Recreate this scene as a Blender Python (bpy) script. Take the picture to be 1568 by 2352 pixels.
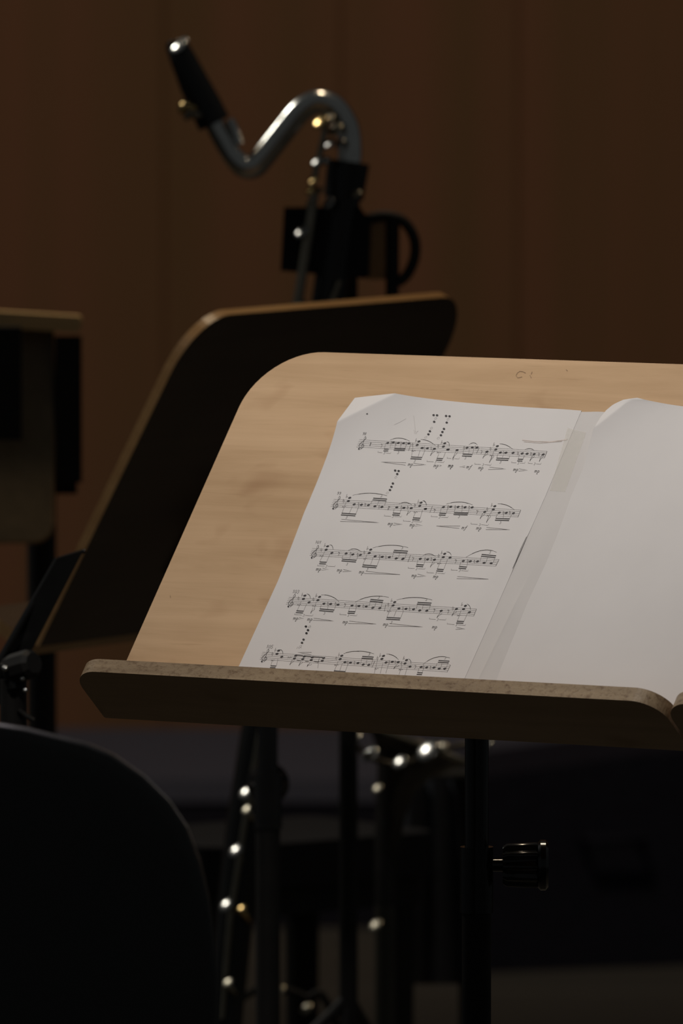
import bpy, bmesh, math, random
from mathutils import Vector, Matrix
R = math.radians
random.seed(4)
for o in list(bpy.data.objects): bpy.data.objects.remove(o)
S = bpy.context.scene
COL = S.collection

# ------------------------------------------------------------ camera, world, lights, exposure
F = 24080.0                       # focal length in pixels of the 1568 x 2352 frame
PITCH = R(3.84)
CAM = Vector((0, 0, 1.5))
cd = bpy.data.cameras.new('camera'); cam = bpy.data.objects.new('camera', cd); COL.objects.link(cam)
cam.location = CAM; cam.rotation_euler = (R(90) - PITCH, 0, 0)
cd.sensor_fit = 'HORIZONTAL'; cd.sensor_width = 36; cd.lens = 36 * F / 1568
cd.clip_end = 100; cd.clip_start = .1
cd.dof.use_dof = True; cd.dof.focus_distance = 8.02; cd.dof.aperture_fstop = cd.lens / 1000 / .030
S.camera = cam
S.view_settings.view_transform = 'Standard'; S.view_settings.look = 'None'
S.view_settings.exposure = 0; S.view_settings.gamma = 1; S.view_settings.use_curve_mapping = False

w = bpy.data.worlds.new('hall'); S.world = w; w.use_nodes = True
w.node_tree.nodes['Background'].inputs[0].default_value = (.92, .98, 1, 1)
w.node_tree.nodes['Background'].inputs[1].default_value = .034

def spot(name, loc, target, power, col, cone, blend, radius):
    l = bpy.data.lights.new(name, 'SPOT'); l.energy = power; l.color = col
    l.spot_size = R(cone); l.spot_blend = blend; l.shadow_soft_size = radius
    o = bpy.data.objects.new(name, l); COL.objects.link(o); o.location = loc
    o.rotation_euler = (Vector(target) - Vector(loc)).to_track_quat('-Z', 'Y').to_euler()
    return o
spot('stage_spot_key', (-.62, 7.15, 2.75), (0.36, 8.34, 1.16), 107, (1, .94, .87), 53, 1, .07)
spot('stage_spot_top', (.3, 10.6, 5.0), (0.0, 9.8, .9), 135, (1, .80, .55), 60, .8, .16)
spot('stage_spot_side', (-3.9, 12.0, 4.75), (-.05, 10, 1.45), 330, (1, .97, .88), 34, .8, .45)
spot('chair_rim_fill', (-.30, 8.9, 3.5), (-.33, 7.0, .9), 90, (1, .9, .92), 15, .8, .12)  # added lamp without a real source, lifts the chair's top rim
spot('wall_fill', (-.6, 10.4, 5.2), (-.15, 14.8, .95), 270, (1, .83, .66), 56, 1, .3)  # extra fill put in to brighten wall, riser and floor

# ------------------------------------------------------------ helpers
FW = Vector((0, math.cos(PITCH), -math.sin(PITCH))); UP = Vector((0, math.sin(PITCH), math.cos(PITCH)))
def ray(px, py): return FW + Vector((1, 0, 0)) * ((px - 784) / F) - UP * ((py - 1176) / F)
def at(px, py, Z): return CAM + ray(px, py) * Z        # a point of the place, Z metres away from the lens

def nodes(name):
    m = bpy.data.materials.new(name); m.use_nodes = True
    nt = m.node_tree; return m, nt, nt.nodes['Principled BSDF']
def mat(name, col, rough=.5, metal=0, var=.12, scale=60, spec=.5, bump=0):
    m, nt, b = nodes(name)
    tc = nt.nodes.new('ShaderNodeTexCoord'); n = nt.nodes.new('ShaderNodeTexNoise')
    n.inputs['Scale'].default_value = scale; n.inputs['Detail'].default_value = 4
    nt.links.new(tc.outputs['Object'], n.inputs['Vector'])
    cr = nt.nodes.new('ShaderNodeValToRGB')
    cr.color_ramp.elements[0].position = .3; cr.color_ramp.elements[1].position = .7
    cr.color_ramp.elements[0].color = tuple(c * (1 - var) for c in col) + (1,)
    cr.color_ramp.elements[1].color = tuple(min(1, c * (1 + var)) for c in col) + (1,)
    nt.links.new(n.outputs['Fac'], cr.inputs['Fac']); nt.links.new(cr.outputs['Color'], b.inputs['Base Color'])
    b.inputs['Roughness'].default_value = rough; b.inputs['Metallic'].default_value = metal
    b.inputs['Specular IOR Level'].default_value = spec
    if bump:
        bp = nt.nodes.new('ShaderNodeBump'); bp.inputs['Strength'].default_value = bump; bp.inputs['Distance'].default_value = .001
        nt.links.new(n.outputs['Fac'], bp.inputs['Height']); nt.links.new(bp.outputs['Normal'], b.inputs['Normal'])
    return m

def math_node(nt, op, a, b=None, c=None, clamp=False):
    n = nt.nodes.new('ShaderNodeMath'); n.operation = op; n.use_clamp = clamp
    for i, x in enumerate((a, b, c)):
        if x is None: continue
        if isinstance(x, (int, float)): n.inputs[i].default_value = x
        else: nt.links.new(x, n.inputs[i])
    return n.outputs[0]

def wood_mat(name, light, dark, yaw, rough=.45, wear=0.0, spec=.35, stains=True):
    """birch plywood: long fine grain along the board's own width, pores, smudges"""
    m, nt, b = nodes(name)
    tc = nt.nodes.new('ShaderNodeTexCoord')
    rot = nt.nodes.new('ShaderNodeMapping'); rot.inputs['Rotation'].default_value = (0, 0, yaw)
    nt.links.new(tc.outputs['Object'], rot.inputs['Vector'])
    def noise(scale, sx, detail=5, rough_=.6, dist=0):
        mp = nt.nodes.new('ShaderNodeMapping'); mp.inputs['Scale'].default_value = sx
        nt.links.new(rot.outputs[0], mp.inputs['Vector'])
        n = nt.nodes.new('ShaderNodeTexNoise'); n.inputs['Scale'].default_value = scale
        n.inputs['Detail'].default_value = detail; n.inputs['Roughness'].default_value = rough_; n.inputs['Distortion'].default_value = dist
        nt.links.new(mp.outputs[0], n.inputs['Vector']); return n.outputs['Fac']
    grain = noise(22, (.12, 2.2, 2.2), 6, .65, .6)
    fine = noise(260, (.06, 1.5, 1.5), 3, .7)
    cloud = noise(7, (.6, 1, 1), 3)
    f = math_node(nt, 'MULTIPLY_ADD', grain, .55, math_node(nt, 'MULTIPLY', cloud, .45))
    cr = nt.nodes.new('ShaderNodeValToRGB')
    cr.color_ramp.elements[0].position = .36; cr.color_ramp.elements[1].position = .62
    cr.color_ramp.elements[0].color = dark + (1,); cr.color_ramp.elements[1].color = light + (1,)
    nt.links.new(f, cr.inputs['Fac'])
    pores = math_node(nt, 'MULTIPLY', math_node(nt, 'SUBTRACT', fine, .62, clamp=True), 1.7, clamp=True)
    mix = nt.nodes.new('ShaderNodeMixRGB'); mix.blend_type = 'MULTIPLY'
    nt.links.new(pores, mix.inputs[0]); nt.links.new(cr.outputs[0], mix.inputs[1]); mix.inputs[2].default_value = (.5, .4, .32, 1)
    out = mix.outputs[0]
    if stains:
        st = noise(26, (.7, 1, 1), 2, .5, .3)
        s = math_node(nt, 'MULTIPLY', math_node(nt, 'SUBTRACT', st, .60, clamp=True), 2.6, clamp=True)
        m2 = nt.nodes.new('ShaderNodeMixRGB'); m2.blend_type = 'MULTIPLY'
        nt.links.new(s, m2.inputs[0]); nt.links.new(out, m2.inputs[1]); m2.inputs[2].default_value = (.62, .5, .42, 1)
        out = m2.outputs[0]
    if wear:
        sp = noise(240, (.7, 1, 1), 5, .75)
        s = math_node(nt, 'MULTIPLY', math_node(nt, 'SUBTRACT', sp, .5, clamp=True), 5, clamp=True)
        s = math_node(nt, 'MULTIPLY', s, wear)
        m3 = nt.nodes.new('ShaderNodeMixRGB'); m3.blend_type = 'MULTIPLY'
        nt.links.new(s, m3.inputs[0]); nt.links.new(out, m3.inputs[1]); m3.inputs[2].default_value = (.42, .33, .27, 1)
        out = m3.outputs[0]
        bp = nt.nodes.new('ShaderNodeBump'); bp.inputs['Strength'].default_value = .5; bp.inputs['Distance'].default_value = .0012
        nt.links.new(sp, bp.inputs['Height']); nt.links.new(bp.outputs[0], b.inputs['Normal'])
    nt.links.new(out, b.inputs['Base Color'])
    b.inputs['Roughness'].default_value = rough; b.inputs['Specular IOR Level'].default_value = spec
    return m

def build(name, bm, mats, parent=None, smooth=False, bevel=0, seg=2):
    if bevel:
        es = [e for e in bm.edges if len(e.link_faces) == 2 and e.calc_face_angle(0) > R(40)]
        bmesh.ops.bevel(bm, geom=es, offset=bevel, segments=seg, affect='EDGES', clamp_overlap=True)
    bmesh.ops.recalc_face_normals(bm, faces=bm.faces)
    if parent is not None:
        off = parent.matrix_world.translation if parent.parent is None else parent.parent.location
        bmesh.ops.translate(bm, verts=bm.verts, vec=-off)
    me = bpy.data.meshes.new(name); bm.to_mesh(me); bm.free()
    for m in (mats if isinstance(mats, (list, tuple)) else [mats]): me.materials.append(m)
    for p in me.polygons: p.use_smooth = smooth
    o = bpy.data.objects.new(name, me); COL.objects.link(o)
    if parent is not None: o.parent = parent
    return o
def smooth_by_angle(o, a=35):
    me = o.data
    for p in me.polygons: p.use_smooth = True
    b = bmesh.new(); b.from_mesh(me)
    for e in b.edges:
        if len(e.link_faces) == 2 and e.calc_face_angle(0) > R(a): e.smooth = False
    b.to_mesh(me); b.free(); return o
def tag(o, label=None, cat=None, group=None, kind=None):
    if label: o['label'] = label
    if cat: o['category'] = cat
    if group: o['group'] = group
    if kind: o['kind'] = kind
    return o
def empty(name, loc):
    o = bpy.data.objects.new(name, None); COL.objects.link(o); o.location = loc; o.empty_display_size = .05
    bpy.context.view_layer.update(); return o
def child_root(parent): return parent
def copy_tree(o, parent=None):
    c = o.copy(); COL.objects.link(c); c.parent = parent
    for ch in list(o.children): copy_tree(ch, c)
    return c

def prism(bm, poly, o, a, b, c, t, side_index=0):
    """polygon of (p,q) in the plane o + p*a + q*b, extruded by t along c"""
    v0 = [bm.verts.new(o + a * p + b * q) for p, q in poly]
    v1 = [bm.verts.new(o + a * p + b * q + c * t) for p, q in poly]
    bm.faces.new(v0); bm.faces.new(v1[::-1])
    n = len(poly)
    for i in range(n):
        f = bm.faces.new((v0[i], v0[(i + 1) % n], v1[(i + 1) % n], v1[i])); f.material_index = side_index
def box(bm, c, a, b, n, sa, sb, sn):
    prism(bm, [(-sa / 2, -sb / 2), (sa / 2, -sb / 2), (sa / 2, sb / 2), (-sa / 2, sb / 2)], c - n * sn / 2, a, b, n, sn)
def rrect(x0, y0, x1, y1, rs, seg=14):
    """rs: radii of corners (x0,y0),(x1,y0),(x1,y1),(x0,y1)"""
    P = []
    for (cx, cy, sx, sy, a0, r) in ((x0, y0, 1, 1, 180, rs[0]), (x1, y0, -1, 1, 270, rs[1]), (x1, y1, -1, -1, 0, rs[2]), (x0, y1, 1, -1, 90, rs[3])):
        if r == 0: P.append((cx, cy)); continue
        for k in range(seg + 1):
            t = R(a0 + 90 * k / seg); P.append((cx + sx * r + r * math.cos(t), cy + sy * r + r * math.sin(t)))
    return P
def basis(d):
    d = d.normalized(); h = Vector((0, 0, 1)) if abs(d.z) < .9 else Vector((0, 1, 0))
    a = d.cross(h).normalized(); return a, a.cross(d).normalized()
def tube(bm, pts, rad, seg=20, caps=True):
    pts = [Vector(p) for p in pts]; n = len(pts)
    if not isinstance(rad, (list, tuple)): rad = [rad] * n
    rings = []; a = None
    for i, p in enumerate(pts):
        d = (pts[min(i + 1, n - 1)] - pts[max(i - 1, 0)]).normalized()
        if a is None: a, b = basis(d)
        else:
            a = (a - d * a.dot(d)).normalized(); b = a.cross(d)
        rings.append([bm.verts.new(p + (a * math.cos(2 * math.pi * k / seg) + b * math.sin(2 * math.pi * k / seg)) * rad[i]) for k in range(seg)])
    for i in range(n - 1):
        for k in range(seg):
            bm.faces.new((rings[i][k], rings[i][(k + 1) % seg], rings[i + 1][(k + 1) % seg], rings[i + 1][k]))
    if caps: bm.faces.new(rings[0]); bm.faces.new(rings[-1][::-1])
def spline(pts, n=8):
    pts = [Vector(p) for p in pts]; P = [pts[0] * 2 - pts[1]] + pts + [pts[-1] * 2 - pts[-2]]; out = []
    for i in range(1, len(P) - 2):
        for k in range(n):
            t = k / n
            out.append(.5 * ((2 * P[i]) + (P[i + 1] - P[i - 1]) * t + (2 * P[i - 1] - 5 * P[i] + 4 * P[i + 1] - P[i + 2]) * t * t + (3 * P[i] - P[i - 1] - 3 * P[i + 1] + P[i + 2]) * t ** 3))
    out.append(pts[-1]); return out
def dome(bm, c, n, r, hgt, seg=24, rings=8):
    """a rounded cap: a padded key cup, a screw head; n points out of it"""
    a, b = basis(n); n = n.normalized(); prev = None
    for i in range(rings + 1):
        t = math.pi / 2 * i / rings
        if i == rings: top = bm.verts.new(c + n * hgt); break
        ring = [bm.verts.new(c + (a * math.cos(2 * math.pi * k / seg) + b * math.sin(2 * math.pi * k / seg)) * r * math.cos(t) + n * hgt * math.sin(t)) for k in range(seg)]
        if prev:
            for k in range(seg): bm.faces.new((prev[k], prev[(k + 1) % seg], ring[(k + 1) % seg], ring[k]))
        else: base = ring
        prev = ring
    for k in range(seg): bm.faces.new((prev[k], prev[(k + 1) % seg], top))
    bm.faces.new(base[::-1])

# ------------------------------------------------------------ materials
PSI = R(32.96); AL = R(39.87)
M_birch = wood_mat('birch_face', (.70, .475, .285), (.52, .335, .185), PSI)
M_edge = wood_mat('birch_edge_lit', (.86, .66, .46), (.70, .50, .32), PSI, stains=False)  # paler than the face: the lit rim is put into the colour
M_worn = wood_mat('worn_edge', (.54, .40, .255), (.27, .185, .11), PSI, rough=.4, wear=.9)
M_birch2 = wood_mat('face_in_shade', (.11, .07, .042), (.08, .05, .032), R(-60), rough=.35, stains=False)  # darkened wood: shade of the downward-facing back put into the colour
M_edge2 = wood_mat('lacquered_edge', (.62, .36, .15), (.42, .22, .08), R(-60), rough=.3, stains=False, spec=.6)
M_black = mat('black_powder_coat', (.016, .015, .014), .6, spec=.22)
M_blackgloss = mat('black_gloss', (.016, .016, .016), .18, spec=.5)
M_ebony = mat('ebonite', (.012, .011, .010), .25, spec=.5)
M_silver = mat('silver_plate', (.66, .65, .61), .19, 1, .05)
M_dullsilver = mat('tarnished_nickel', (.30, .27, .21), .3, 1, .1)
M_key = mat('dimmed_key_silver', (.33, .32, .30), .2, 1, .08)  # silver darkened to dim the key glints
M_brass = mat('brass', (.55, .38, .16), .2, 1, .05)
M_plastic = mat('black_plastic', (.045, .044, .042), .38, spec=.35, bump=.15, scale=900)
M_cloth = mat('black_fabric', (.02, .02, .022), .9, spec=.1, bump=.3, scale=800)
M_paper = mat('white_paper', (.79, .765, .765), .75, var=.015, scale=25, spec=.2)
M_paper2 = mat('shaded_white_paper', (.70, .675, .67), .8, var=.02, scale=30, spec=.2)  # paper made greyer: shading of the sloped strip put into the colour
M_ink = mat('printed_ink', (.045, .040, .045), .6, var=.2, scale=500)
M_greyink = mat('thin_printed_ink', (.19, .175, .18), .7, var=.2, scale=500)
M_pencil = mat('pencil_grey', (.53, .50, .50), .7, var=.1, scale=500)
M_penred = mat('faded_brown_pencil', (.66, .58, .54), .7, var=.1, scale=300)
M_carpet = mat('blue_grey_carpet', (.095, .098, .13), .95, spec=.1, scale=300, bump=.3)
M_skirt = mat('black_skirt', (.018, .018, .026), .9, spec=.05)

# tape: slightly glossy yellowish film
M_tape, nt, b = nodes('matt_tape')
b.inputs['Base Color'].default_value = (.86, .83, .76, 1); b.inputs['Roughness'].default_value = .3; b.inputs['Alpha'].default_value = .3

# stage floor boards
M_floor, nt, b = nodes('stage_floor')
tc = nt.nodes.new('ShaderNodeTexCoord'); br = nt.nodes.new('ShaderNodeTexBrick')
br.inputs['Scale'].default_value = 1; br.inputs['Brick Width'].default_value = 1.8; br.inputs['Row Height'].default_value = .11
br.inputs['Mortar Size'].default_value = .002
br.inputs['Color1'].default_value = (.09, .083, .07, 1); br.inputs['Color2'].default_value = (.08, .074, .063, 1); br.inputs['Mortar'].default_value = (.02, .015, .01, 1)
nt.links.new(tc.outputs['Object'], br.inputs['Vector']); nt.links.new(br.outputs['Color'], b.inputs['Base Color']); b.inputs['Roughness'].default_value = .7
b.inputs['Specular IOR Level'].default_value = .15

# back wall: brown veneer in soft vertical stripes
M_wall, nt, b = nodes('brown_wall_veneer')
tc = nt.nodes.new('ShaderNodeTexCoord'); mp = nt.nodes.new('ShaderNodeMapping'); mp.inputs['Scale'].default_value = (1, 1, .02)
nt.links.new(tc.outputs['Object'], mp.inputs['Vector'])
n1 = nt.nodes.new('ShaderNodeTexNoise'); n1.inputs['Scale'].default_value = 9; n1.inputs['Detail'].default_value = 5
nt.links.new(mp.outputs[0], n1.inputs['Vector'])
cr = nt.nodes.new('ShaderNodeValToRGB'); cr.color_ramp.elements[0].position = .36; cr.color_ramp.elements[1].position = .66
cr.color_ramp.elements[0].color = (.170, .096, .046, 1); cr.color_ramp.elements[1].color = (.215, .102, .056, 1)
nt.links.new(n1.outputs['Fac'], cr.inputs['Fac']); nt.links.new(cr.outputs[0], b.inputs['Base Color'])
b.inputs['Roughness'].default_value = .8; b.inputs['Specular IOR Level'].default_value = .1

# ------------------------------------------------------------ setting
X, Y, Zv = Vector((1, 0, 0)), Vector((0, 1, 0)), Vector((0, 0, 1))
bm = bmesh.new(); box(bm, Vector((0, 7.5, -.05)), X, Y, Zv, 12, 15.2, .1); fl = build('floor', bm, M_floor); tag(fl, kind='structure')
WALL = 14.8
bm = bmesh.new()
for i in range(48):      # tall boards side by side with shallow joints
    x0 = -6 + i * .25
    prism(bm, [(x0 + .001, 0), (x0 + .249, 0), (x0 + .246, -.004), (x0 + .004, -.004)], Vector((0, WALL, 0)), X, Y, Zv, 5)
box(bm, Vector((0, WALL + .05, 2.5)), X, Y, Zv, 12, .1, 5)
wl = build('wall_back', bm, M_wall); tag(wl, kind='structure')

riser = empty('stage_riser', (0, 14.4, 0)); tag(riser, 'low stage riser with blue-grey top and black front along the brown wall', 'stage riser')
bm = bmesh.new(); box(bm, Vector((0, 14.4, .185)), X, Y, Zv, 7, .79, .03); build('deck', bm, M_carpet, riser, bevel=.004)
bm = bmesh.new(); box(bm, Vector((0, 14.39, .085)), X, Y, Zv, 6.98, .76, .17); build('front_skirt', bm, M_skirt, riser)

# low black case in front of the riser, lower right
z0 = 0
pa = at(1090, 2235, 1); 
def floor_pt(px, py):
    d = ray(px, py); return CAM + d * (-CAM.z / d.z)
A = floor_pt(1075, 2236); B = floor_pt(1720, 2212)
ux = (B - A).normalized(); uy = Vector((-ux.y, ux.x, 0))
case = empty('equipment_case', (A + B) / 2 + uy * .12); tag(case, 'low black box-shaped case on the floor in front of the riser, lower right', 'case')
bm = bmesh.new()
L = (B - A).length
v = [A, A + Vector((0, 0, .252)), B + Vector((0, 0, .292)), B]
f0 = [bm.verts.new(p) for p in v]; f1 = [bm.verts.new(p + uy * .26) for p in v]
bm.faces.new(f0); bm.faces.new(f1[::-1])
for i in range(4): bm.faces.new((f0[i], f0[(i + 1) % 4], f1[(i + 1) % 4], f1[i]))
build('case_body', bm, M_skirt, case, bevel=.008)
bm = bmesh.new()
tube(bm, [A + ux * L * .4 + Vector((0, 0, .17)) - uy * .004, A + ux * L * .4 + Vector((0, 0, .17)) - uy * .03, A + ux * L * .6 + Vector((0, 0, .17)) - uy * .03, A + ux * L * .6 + Vector((0, 0, .17)) - uy * .004], .006)
build('handle', bm, M_skirt, case, smooth=True)

# ------------------------------------------------------------ wooden music stands
W, H, D, T = .528, .3547, .0586, .0121
def plane_axes(psi, al):
    return (Vector((math.cos(psi), -math.sin(psi), 0)),
            Vector((math.sin(psi) * math.sin(al), math.cos(psi) * math.sin(al), math.cos(al))),
            Vector((-math.sin(psi) * math.cos(al), -math.cos(psi) * math.cos(al), math.sin(al))))
def make_stand(P0, u, v, l, label, mats, clutch_z, knob=True, hinge_v=.135, knob_dir=None, Wd=W):
    face, edge, lip = mats
    top = P0 + u * (Wd / 2) + v * hinge_v - l * .048
    root = empty('music_stand', (top.x, top.y, 0))
    tag(root, label, 'music stand')
    bm = bmesh.new()
    prism(bm, rrect(0, T, Wd, H, (0, 0, .057, .057)), P0, u, v, -l, .009, 1)
    d = build('desk', bm, [face, edge], root, bevel=.0014)
    bm = bmesh.new()
    prism(bm, rrect(0, -.004, Wd, D, (.002, .002, .024, .024)), P0, u, l, v, T, 1)
    led = build('ledge', bm, [face, lip], root, bevel=.0014); led['label'] = 'plywood ledge with worn pale front edge'
    # back plate, hinge, poles
    bm = bmesh.new(); c = P0 + u * (Wd / 2) + v * hinge_v
    box(bm, c - l * .0115, u, v, l, .16, .11, .005)
    for s in (-1, 1): box(bm, c - l * .03 + u * .022 * s, u, v, l, .004, .06, .036)
    build('back_bracket', bm, M_black, root, bevel=.0008)
    bm = bmesh.new(); tube(bm, [top - u * .034, top + u * .034], .007); build('tilt_bolt', bm, M_black, root)
    bm = bmesh.new(); tube(bm, [top + Zv * .012, Vector((top.x, top.y, clutch_z - .1))], .0092, 32)
    smooth_by_angle(build('inner_pole', bm, M_blackgloss, root))
    bm = bmesh.new(); tube(bm, [Vector((top.x, top.y, clutch_z)), Vector((top.x, top.y, .10))], .0112, 32)
    smooth_by_angle(build('outer_pole', bm, M_black, root))
    bm = bmesh.new(); tube(bm, [Vector((top.x, top.y, clutch_z + .0008)), Vector((top.x, top.y, clutch_z - .05))], .0128, 32)
    smooth_by_angle(build('collar', bm, M_blackgloss, root, bevel=.0007))
    kd = (knob_dir or X).normalized()
    kb = Vector((top.x, top.y, clutch_z - .0135)) + kd * .012
    bm = bmesh.new(); tube(bm, [kb, kb + kd * .012], .005, 16)
    # fluted grip
    a, b_ = basis(kd)
    ring = []
    for zz, rr in ((.008, .0135), (.011, .0155), (.034, .0165), (.036, .0150)):
        ring.append([bm.verts.new(kb + kd * zz + (a * math.cos(t) + b_ * math.sin(t)) * (rr * (1 + .09 * math.cos(10 * t)))) for t in [2 * math.pi * k / 80 for k in range(80)]])
    for i in range(3):
        for k in range(80): bm.faces.new((ring[i][k], ring[i][(k + 1) % 80], ring[i + 1][(k + 1) % 80], ring[i + 1][k]))
    bm.faces.new(ring[0]); bm.faces.new(ring[-1][::-1])
    kn = smooth_by_angle(build('clamp_knob', bm, M_blackgloss, root), 50)
    bm = bmesh.new(); tube(bm, [kb + kd * .035, kb + kd * .037, kb + kd * .041, kb + kd * .043], [.0175, .0195, .0195, .017], 40)
    smooth_by_angle(build('knob_disc', bm, M_blackgloss, kn))
    bm = bmesh.new(); tube(bm, [Vector((top.x, top.y, .14)), Vector((top.x, top.y, .07))], .022, 28)
    smooth_by_angle(build('leg_hub', bm, M_black, root, bevel=.002))
    for k in range(3):
        t = R(40 + 120 * k); dv = Vector((math.cos(t), math.sin(t), 0)); bs = Vector((top.x, top.y, 0))
        bm = bmesh.new(); tube(bm, spline([bs + dv * .015 + Zv * .12, bs + dv * .10 + Zv * .105, bs + dv * .22 + Zv * .05, bs + dv * .29 + Zv * .012]), .008, 16)
        lg = smooth_by_angle(build('leg', bm, M_black, root))
        bm = bmesh.new(); tube(bm, [bs + dv * .275 + Zv * .012, bs + dv * .305 + Zv * .012], .012, 16); smooth_by_angle(build('foot_cap', bm, M_plastic, lg))
    return root

f_ = F * 1.0
U, V, Ln = plane_axes(PSI, AL)
P0 = at(235.04, 1641.96, 8.1)
def zat(py, Z): return at(784, py, Z).z
stand = make_stand(P0, U, V, Ln, 'birch plywood music stand in sharp focus, carrying the printed music sheet', (M_birch, M_edge, M_worn), zat(1967, 8.0))
st2 = copy_tree(stand)
st2.location = stand.location + U * (W + .003) + Ln * 0
st2['label'] = 'plywood music stand butted against the right of the focused one, mostly outside the frame'
for o in (stand, st2): o['group'] = 'pair of plywood stands side by side'

# second row: the stand whose back faces us
psi2, al2 = R(60), R(29)
u2 = Vector((math.cos(psi2), math.sin(psi2), 0)); h2 = Vector((math.sin(psi2), -math.cos(psi2), 0))
v2 = Zv * math.cos(al2) + h2 * math.sin(al2); l2 = Zv * math.sin(al2) - h2 * math.cos(al2)
P2 = at(76, 1512, 9.4) + l2 * .009
stand_b = make_stand(P2, u2, v2, l2, 'wooden music stand with its shaded back towards us, its lit rim rising above the focused desk', (M_birch2, M_edge2, M_edge2), .62, knob_dir=Vector((0, 1, 0)), hinge_v=.13, Wd=.50)

# third wooden stand, far left, turned nearly edge-on
psi3 = R(62)
u3 = Vector((math.cos(psi3), -math.sin(psi3), 0)); n3 = Vector((-math.sin(psi3), -math.cos(psi3), 0))
TR3 = at(186, 742, 10.3)
root3 = empty('music_stand', (at(95, 1300, 10.35).x, at(95, 1300, 10.35).y, 0))
tag(root3, 'blurred upright wooden music stand with black side bar at the left frame edge', 'music stand')
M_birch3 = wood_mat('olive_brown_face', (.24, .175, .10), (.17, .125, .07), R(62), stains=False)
fn = Vector((-.12, -1, .30)).normalized(); vd = X.cross(fn).normalized(); vd = -vd if vd.z > 0 else vd
T3 = at(124, 752, 10.28)
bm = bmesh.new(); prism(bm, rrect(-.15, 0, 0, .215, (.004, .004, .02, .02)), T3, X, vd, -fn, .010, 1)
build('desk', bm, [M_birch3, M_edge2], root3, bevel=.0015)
bm = bmesh.new(); prism(bm, rrect(-.16, -.0075, .0, .0085, (.003, .007, .004, .003)), at(187, 747, 10.25), (X - Zv * .06).normalized(), Zv, Y, .03)
build('top_rail', bm, wood_mat('golden_rail', (.80, .52, .24), (.62, .38, .16), 0, stains=False), root3, bevel=.002)
bm = bmesh.new(); c3 = at(157, 940, 10.27); box(bm, c3, X, Zv, Y, .026, .143, .02); build('side_bar', bm, M_black, root3, bevel=.001)
bm = bmesh.new(); c3 = at(14, 880, 10.22); box(bm, c3, X, Zv, Y, .030, .11, .02); build('side_bar', bm, M_black, root3, bevel=.001)
bm = bmesh.new(); tp = at(95, 1050, 10.36); tube(bm, [tp, Vector((tp.x, tp.y, .1))], .0145, 24); smooth_by_angle(build('pole', bm, M_black, root3))
bm = bmesh.new(); c3 = at(95, 1075, 10.34); box(bm, c3, X, Zv, Y, .07, .05, .022); build('back_bracket', bm, M_black, root3, bevel=.001)
for k in range(3):
    t = R(100 + 120 * k); dv = Vector((math.cos(t), math.sin(t), 0)); bs = Vector((tp.x, tp.y, 0))
    bm = bmesh.new(); tube(bm, spline([bs + Zv * .12, bs + dv * .12 + Zv * .09, bs + dv * .26 + Zv * .012]), .009, 14); smooth_by_angle(build('leg', bm, M_black, root3))

# black metal stand arm cut by the left frame edge
Zb = 8.75
rootm = empty('folding_music_stand', (at(-40, 1640, Zb).x, at(-40, 1640, Zb).y, 0)); tag(rootm, 'black metal folding stand with slanted plate and clamp screw, cut by the left frame edge', 'metal stand')
nb = Vector((.25, -1, .12)).normalized()
poly = [(132, 1282), (192, 1264), (70, 1500), (22, 1610), (-60, 1640), (-120, 1700), (-130, 1760), (-10, 1528)]
pts = [at(x, y, Zb + (y - 1450) * .0001) for x, y in poly]
bm = bmesh.new(); f0 = [bm.verts.new(p) for p in pts]; f1 = [bm.verts.new(p + Y * .004) for p in pts]
bm.faces.new(f0); bm.faces.new(f1[::-1])
for i in range(len(pts)): bm.faces.new((f0[i], f0[(i + 1) % len(pts)], f1[(i + 1) % len(pts)], f1[i]))
build('desk_plate', bm, M_blackgloss, rootm, bevel=.0008)
bm = bmesh.new(); fl_ = [at(x, y, Zb - .004) for x, y in ((133, 1284), (100, 1342), (40, 1446), (-10, 1534))]
tube(bm, fl_, .003, 12); tube(bm, [at(133, 1284, Zb - .004), at(195, 1265, Zb - .004)], .0018, 12)
smooth_by_angle(build('rolled_edge', bm, M_blackgloss, rootm))
bm = bmesh.new(); dome(bm, at(134, 1306, Zb - .002), Vector((-.3, -1, .5)), .0032, .0022); build('glint_dome', bm, M_silver, rootm, smooth=True)  # silver dome stands in for the highlight on the plate
bm = bmesh.new(); kc = at(55, 1530, Zb - .012); tube(bm, [kc + Vector((-.012, .01, -.002)), kc + Vector((-.008, .0, -.002)), kc + Vector((.006, -.012, .003)), kc + Vector((.009, -.015, .004))], [.010, .0125, .0125, .009], 10)
build('clamp_knob', bm, M_black, rootm, bevel=.001)
bm = bmesh.new(); tube(bm, [at(2, 1530, Zb - .01), at(22, 1545, Zb - .016), at(28, 1580, Zb - .014)], .0035, 14); smooth_by_angle(build('wire_catch', bm, M_blackgloss, rootm))
for (x, y, r) in ((52, 1558, .0022), (58, 1585, .0020), (12, 1535, .0026)):
    bm = bmesh.new(); dome(bm, at(x, y, Zb - .026), Vector((-.35, -1, .55)), r, r * .7); build('screw', bm, M_silver, rootm, smooth=True)
bm = bmesh.new(); tube(bm, [at(42, 1630, Zb - .01), at(60, 1645, Zb - .01), at(78, 1655, Zb - .01)], .0022, 10); smooth_by_angle(build('spring_wire', bm, M_black, rootm))
bm = bmesh.new(); pm = at(30, 1560, Zb); tube(bm, [pm, Vector((pm.x, pm.y, .05))], .011, 20); smooth_by_angle(build('pole', bm, M_black, rootm))
for k in range(3):
    t = R(20 + 120 * k); dv = Vector((math.cos(t), math.sin(t), 0)); bs = Vector((pm.x, pm.y, 0))
    bm = bmesh.new(); tube(bm, [bs + Zv * .30, bs + dv * .25 + Zv * .008], .006, 12); smooth_by_angle(build('leg', bm, M_black, rootm))

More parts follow.
